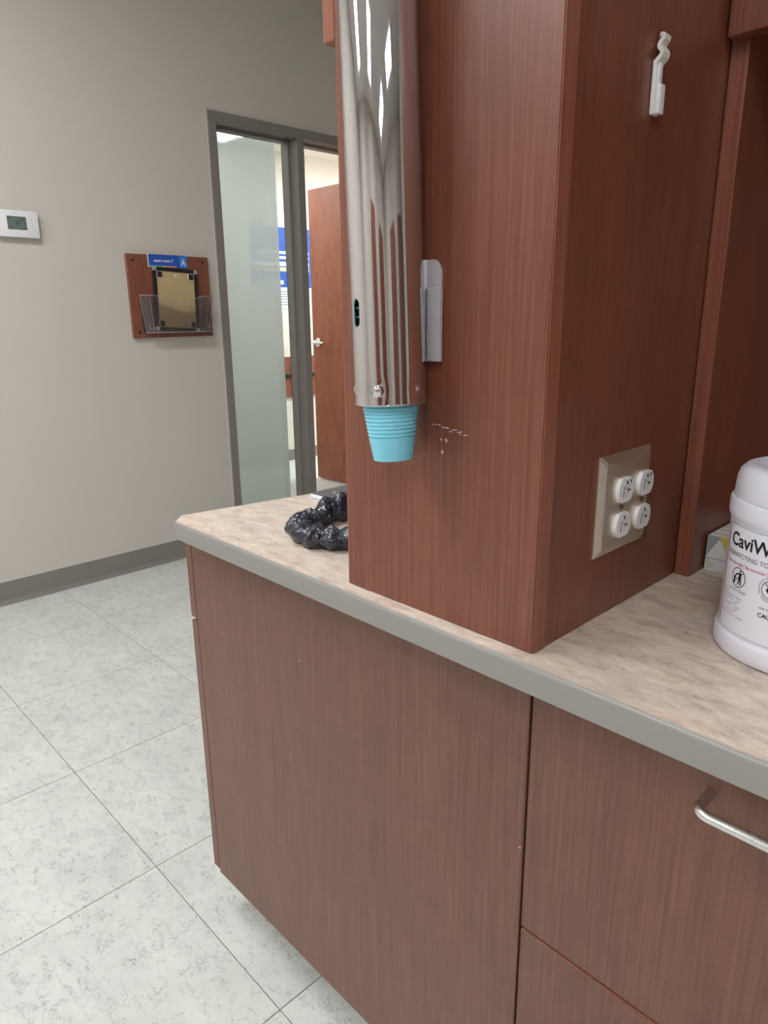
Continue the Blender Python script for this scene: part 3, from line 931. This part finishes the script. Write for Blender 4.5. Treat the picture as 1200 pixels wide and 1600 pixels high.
# ------------------------------------------------------------------ tissue box in the niche
bx = thing('tissue_box', (.14, .47, HB), 'small carton with grey and yellow triangle print behind the wipes canister', 'box')
X0, X1, Y0, Y1, Z0, Z1 = .0245, .262, .412, .530, HB, .9665
obj('carton', bm_box(X0, X1, Y0, Y1, Z0, Z1, .0006), M['box_lite'], bx)
LAY = [0]
def on_front(pts, mat, nm='triangle_print'):
    LAY[0] += 1
    t = bmesh.new()
    t.faces.new([t.verts.new((X0 + u, Y0 - .0001 - .00012 * LAY[0], Z0 + v)) for u, v in pts])
    obj(nm, t, M[mat], bx)
hh = Z1 - Z0
on_front([(.0, .020), (.0, hh), (.022, hh)], 'box_mid')
on_front([(.0, .020), (.030, .020), (.016, hh - .004)], 'box_lite')
on_front([(.016, hh), (.05, hh), (.034, .024)], 'yellow')
on_front([(.016, hh), (.034, .024), (.030, .020)], 'box_green')
on_front([(.0, .0005), (.03, .019), (.0, .019)], 'box_green')
on_front([(.004, .019), (.03, .019), (.02, .002)], 'box_lite')
on_front([(.034, .024), (.05, hh), (.075, .01)], 'box_grey')
on_front([(.05, hh), (.1, hh), (.085, .005)], 'box_mid')
t = bmesh.new()
t.faces.new([t.verts.new((X0 + u, Y0 - .0013, Z0 + v)) for u, v in ((0, .0192), (.1, .0192), (.1, .0198), (0, .0198))])
obj('seam_line', t, M['inkgrey'], bx)
t = bmesh.new()
for q in range(5):
    bm_box(X0 + .002, X1 - .002, Y0 + .01 + q * .02, Y0 + .02 + q * .02, Z1, Z1 + .0002, bm=t)
obj('top_print', t, M['box_green'], bx)

# ------------------------------------------------------------------ black bag ring
def bag():
    t = bmesh.new(); nu, nv = 190, 40; g = {}
    cx, cy, Rm = -.462, .172, .082
    for i in range(nu):
        a = 2 * math.pi * i / nu
        back = max(0, math.sin(a - .2))
        Rl = Rm * (1 + .05 * math.sin(3 * a + 1)) + .006 * noise.noise(Vector((math.cos(a) * 2.2, math.sin(a) * 2.2, 1.7)))
        rh = .0175 + .011 * back; rw = .019
        for j in range(nv):
            b = 2 * math.pi * j / nv
            p = Vector((Rl * math.cos(a), Rl * math.sin(a), 0))
            dirv = Vector((math.cos(a) * math.cos(b), math.sin(a) * math.cos(b), math.sin(b)))
            q = p + Vector((dirv.x * rw, dirv.y * rw, dirv.z * rh))
            # gathers run round the ring section, slanted, with creases from ridged cells
            ph = a * 17 + 1.6 * math.sin(b + a) + 5 * noise.noise(q * 11)
            gather = abs((ph / math.pi) % 2 - 1)
            d = noise.voronoi(q * 34 + Vector((3, 7, 1)))[0]
            cell = min(d[1] - d[0], .8)
            d2 = noise.voronoi(q * 75)[0]
            disp_ = -.004 + -.001 + .0065 * gather + .0070 * cell + .0035 * min(d2[1] - d2[0], .8)
            q += dirv * disp_
            z = H + .0008 + max(0.0, q.z + rh * .9)
            g[i, j] = t.verts.new((cx + q.x, cy + q.y, z))
    for i in range(nu):
        for j in range(nv):
            f = (g[i, j], g[(i + 1) % nu, j], g[(i + 1) % nu, (j + 1) % nv], g[i, (j + 1) % nv])
            t.faces.new(f)
    bmesh.ops.triangulate(t, faces=t.faces)
    bmesh.ops.recalc_face_normals(t, faces=t.faces)
    return t
bo = obj('rubbish_bag', bag(), M['bag'], None, origin=(-.468, .168, H + .0008))
setp(bo, 'crumpled shiny black plastic bag lying in a ring on the worktop', 'bag')

# ------------------------------------------------------------------ flat case left of the column
TXa, TYa = -.702, .277
tr = thing('flat_case', (TXa + .13, TYa + .09, HB), 'flat case with dark printed top and white side behind the black bag', 'case')
obj('white_body', bm_box(TXa, TXa + .26, TYa, TYa + .18, HB, HB + .0085, .0012), M['paper'], tr)
tp = obj('dark_top', bm_box(TXa + .001, TXa + .259, TYa + .001, TYa + .179, HB + .0085, HB + .0105, .0006), M['darkprint'], tr)
zt = HB + .0107
def flat(u, v): return (TXa + u, TYa + v, zt)
t = ring_bm(.135, .045, .034, .036, 48); merge(t, ring_bm(.135, .045, .024, .025, 48))
merge(t, poly_bm([(.03, .03), (.05, .028), (.05, .037), (.03, .038)]))
for u, v in ((.055, .012), (.066, .016), (.075, .01), (.082, .016), (.09, .011)):
    poly_bm([(u, v), (u + .004, v), (u + .003, v + .004), (u - .001, v + .003)], t)
merge(t, poly_bm([(.012, .008), (.25, .008), (.25, .0088), (.012, .0088)])); merge(t, poly_bm([(.012, .008), (.0128, .008), (.0128, .17), (.012, .17)]))
obj('pale_print', place(t, lambda u, v: flat(u, v)), M['box_mid'], tp)

# ------------------------------------------------------------------ thermostat
th = thing('thermostat', (XW, .527, 1.6), 'white wall thermostat reading 72 on the greige wall', 'thermostat')
TH0, TH1, TZ0, TZ1 = .436, .614, 1.6005, 1.7065
obj('wall_base', bm_box(XW + .0003, XW + .008, TH0 + .006, TH1 - .006, TZ0 + .005, TZ1 - .005, .002), M['white'], th)
hb = obj('housing', bm_box(XW + .008, XW + .026, TH0, TH1, TZ0, TZ1, .0025), M['white'], th, smooth=True)
XT = XW + .026
def onx(y0, z0, x=XT + .0012): return lambda u, v: (x, y0 + u, z0 + v)
sb = obj('screen', bm_box(XT, XT + .0006, .490, .563, 1.632, 1.681), M['lcd'], hb, label='grey-green digital screen')
t = text_bm('72', .026, 'CENTER', spacing=1.05)
obj('screen_border', bm_box(XT, XT + .0004, .4885, .5645, 1.6305, 1.6825), M['black'], hb)
# seven segment digits
def seg7(ch, w_=.0085, h_=.017, th_=.0019):
    S = {'7': 'abc', '2': 'abged', '3': 'abgcd'}[ch]
    t = bmesh.new(); m_ = h_ / 2
    R_ = {'a': (0, w_, h_ - th_, h_), 'b': (w_ - th_, w_, m_, h_), 'c': (w_ - th_, w_, 0, m_), 'd': (0, w_, 0, th_), 'e': (0, th_, 0, m_), 'f': (0, th_, m_, h_), 'g': (0, w_, m_ - th_ / 2, m_ + th_ / 2)}
    for c_ in S:
        a, b2, c2, d2 = R_[c_]
        poly_bm([(a, c2), (b2, c2), (b2, d2), (a, d2)], t)
    return t
b = seg7('7'); g = seg7('2')
for v in g.verts: v.co.x += .012
merge(b, g)
for pl in ((.0, .0), ):
    pass
obj('digits', place(b, onx(.5175, 1.6475)), M['ink'], sb)
for u, v, w_, h_ in ((.497, 1.637, .006, .003), (.54, 1.675, .012, .002), (.552, 1.668, .004, .005), (.548, 1.6345, .01, .002), (.495, 1.6755, .01, .002)):
    obj('screen_symbol', place(poly_bm([(u, v), (u + w_, v), (u + w_, v + h_), (u, v + h_)]), onx(0, 0)), M['ink'], sb)
for k, z in enumerate((1.672, 1.650, 1.632)):
    kb = obj('button', bm_box(XT, XT + .0012, .577, .594, z - .007, z + .007, .0004), M['white'], hb)
    tri = [(.583, z - .002), (.588, z - .002), (.5855, z + .002)] if k == 0 else [(.583, z + .002), (.588, z + .002), (.5855, z - .002)] if k == 2 else [(.582, z - .001), (.589, z - .001), (.589, z + .001), (.582, z + .001)]
    obj('button_mark', place(poly_bm(tri), onx(0, 0, XT + .0014)), M['inkgrey'], kb)
obj('faint_mark', place(poly_bm([(.508, 1.6925), (.532, 1.6925), (.532, 1.6937), (.508, 1.6937)]), onx(0, 0, XT + .0003)), M['box_mid'], hb)

# ------------------------------------------------------------------ chart holder board
XB = XW + .019
bd = thing('wall_board', (XW, 1.213, 1.175), 'square reddish wooden board on the wall beside the door frame', 'wall board')
obj('board', bm_box(XW + .0003, XB, .992, 1.425, 1.172, 1.560, .0015), M['wood_board'], bd)
for y, z in ((1.022, 1.532), (1.395, 1.534), (1.022, 1.198), (1.395, 1.198)):
    obj('screw', bm_cyl((XB, y, z), 'x', .0065, .002, 20, .0006), M['black'], bd)
sg = thing('room_sign', (XB, 1.205, 1.505), 'blue exam room sign on top of the wooden wall board', 'sign')
XS = XB + .005
obj('sign_plate', bm_box(XB + .0003, XS, 1.098, 1.305, 1.504, 1.5625, .0008), M['paper'], sg)
obj('blue_face', bm_box(XS, XS + .0003, 1.1005, 1.262, 1.510, 1.5620), M['blue'], sg)
pts = [(1.262, 1.504), (1.303, 1.504)] + [(1.305 - .006 + .006 * math.sin(math.radians(q)), 1.5622 - .006 + .006 * math.cos(math.radians(q))) for q in range(90, -1, -15)] + [(1.262, 1.5622)]
obj('light_blue_face', bm_prism(pts, 'x', XS, XS + .0003), M['lightblue'], sg)
obj('blue_foot', bm_box(XS, XS + .0003, 1.245, 1.262, 1.504, 1.510), M['blue'], sg)
obj('green_stripe', bm_box(XS, XS + .0003, 1.1005, 1.172, 1.5042, 1.510), M['green'], sg)
obj('orange_stripe', bm_box(XS, XS + .0003, 1.172, 1.245, 1.5042, 1.510), M['orange'], sg)
obj('sign_lettering', place(text_bm('exam room 7', .0185, 'CENTER', bold=.0005), onx(1.178, 1.528, XS + .0006)), M['paper'], sg)
b = bmesh.new()
for pl in ([(-.013, -.015), (-.007, -.015), (-.0045, -.008), (.0045, -.008), (.007, -.015), (.013, -.015), (.0045, .008), (-.0045, .008)], [(-.0035, .010), (.0035, .010), (0, .020)]):
    poly_bm(pl, b)
obj('white_emblem', place(b, onx(1.283, 1.530, XS + .0006)), M['paper'], sg)
b = poly_bm([(-.0022, -.004), (.0022, -.004), (0, .003)])
obj('emblem_counter', place(b, onx(1.283, 1.530, XS + .0009)), M['lightblue'], sg)

# clear pocket
pk = thing('wall_pocket', (XB, 1.225, 1.19), 'clear acrylic file pocket on the wooden wall board', 'file holder')
PY0, PY1, PZb = 1.04, 1.405, 1.193
XP = XB + .05       # front of pocket
def topz(u):       # scooped front edge, u in 0..1
    return 1.372 - .040 * math.exp(-((u - .5) / .2) ** 2)
t = bmesh.new(); N = 40
fo = []
for k in range(N + 1):
    u = k / N
    y = PY0 - .012 + (PY1 - PY0 + .03) * u
    yb = PY0 + .012 + (PY1 - PY0 - .02) * u
    cx_ = .03 * (1 - (2 * u - 1) ** 8)
    row = []
    for s_ in range(9):
        v = s_ / 8
        zt_ = topz(u)
        z = PZb + .006 + (zt_ - PZb - .006) * v
        row.append(t.verts.new((XB + .014 + cx_ + .010 * v, yb + (y - yb) * v, z)))
    fo.append(row)
for a, b2 in zip(fo, fo[1:]):
    for k in range(8): t.faces.new((a[k], b2[k], b2[k + 1], a[k + 1]))
obj('front_wall', t, M['acrylic'], pk, smooth=True)
e = [tuple(r[8].co) for r in fo] if False else None
def front_pt(u, v):
    y = PY0 - .012 + (PY1 - PY0 + .03) * u; yb = PY0 + .012 + (PY1 - PY0 - .02) * u
    cx_ = .03 * (1 - (2 * u - 1) ** 8)
    return Vector((XB + .014 + cx_ + .010 * v, yb + (y - yb) * v, PZb + .006 + (topz(u) - PZb - .006) * v))
obj('scooped_rim', bm_tube([front_pt(k / 40, 1) for k in range(41)], .0013, 8), M['acrylic_edge'], pk, smooth=True)
obj('bottom_wall', bm_box(XB + .001, XB + .046, PY0 + .014, PY1 - .012, PZb + .001, PZb + .0055, .002), M['acrylic_edge'], pk)
for u in (0.0, 1.0):
    obj('side_rim', bm_tube([front_pt(u, 0), front_pt(u, .5), front_pt(u, 1)], .0013, 8), M['acrylic_edge'], pk)
    obj('side_bend', bm_tube([front_pt(abs(u - .09), 0.02), front_pt(abs(u - .09), .5), front_pt(abs(u - .09), .97)], .0009, 8), M['acrylic_edge'], pk)
obj('back_wall', bm_box(XB + .0004, XB + .0018, PY0, PY1, PZb, 1.366, .0004), M['acrylic'], pk)
for y in (PY0 + .012, PY1 - .028):
    b = bmesh.new()
    for a in ((y, y + .022, 1.2365, 1.238), (y, y + .0015, 1.203, 1.2366), (y + .0205, y + .022, 1.203, 1.2366)):
        bm_box(XB + .046, XB + .0475, *a, bm=b)
    cs = obj('card_slot', b, M['acrylic_edge'], pk)
    obj('rivet', bm_cyl((XB + .046, y + .011, 1.217), 'x', .0025, .002, 12), M['silver'], cs)

# notice frame turned back to front, leaning in the pocket
nf = thing('picture_frame', (XB + .02, 1.21, 1.2), 'black-edged picture frame turned to show its tan back, standing in the clear pocket', 'picture frame')
W2, HF = .118, .300
ctr = Vector((XB + .0205, 1.217, PZb + .0075))
Mf = Matrix.Translation(ctr) @ Matrix.Rotation(math.radians(3.2), 4, 'X') .inverted() @ Matrix.Rotation(math.radians(-2.6), 4, 'Y')
def fbox(name, y0, y1, z0, z1, x0, x1, mat, bev=.001, par=nf, label=None):
    b = bm_box(x0, x1, y0, y1, z0, z1, bev)
    bmesh.ops.transform(b, matrix=Mf, verts=b.verts)
    return obj(name, b, M[mat], par, label=label)
fbox('backing_board', -W2 + .014, W2 - .014, .014, HF - .014, -.004, .001, 'kraft', 0, label='tan fibreboard back')
fbox('frame_side', -W2, -W2 + .0165, .018, HF - .018, -.005, .0055, 'black')
fbox('frame_side', W2 - .0165, W2, .018, HF - .018, -.005, .0055, 'black')
fbox('frame_rail', -W2 + .018, W2 - .018, 0.0, .0165, -.005, .0055, 'black')
fbox('frame_rail', -W2 + .018, W2 - .018, HF - .0165, HF, -.005, .0055, 'black')
for sy in (-1, 1):
    for top in (0, 1):
        ya, yb = (-W2 - .001, -W2 + .0195) if sy < 0 else (W2 - .0195, W2 + .001)
        za, zb = (HF - .0195, HF + .001) if top else (-.001, .0195)
        fbox('corner_cap', ya, yb, za, zb, -.0055, .0065, 'silver', .004, label='silver corner cap')
        if sy < 0: y0, y1 = -W2 + .022, -W2 + .046
        else: y0, y1 = W2 - .046, W2 - .022
        if top: z0, z1 = HF - .047, HF - .022
        else: z0, z1 = .022, .047
        fbox('corner_pad', y0, y1, z0, z1, .0009, .004, 'black', .0005)
        fbox('pad_edge', y0 - .004, y0 - .0003, z0 - .001, z1 + .002, .0009, .003, 'paper', 0)
fbox('hanging_tab', -.01, .008, HF - .04, HF - .026, .001, .0016, 'tan', 0)
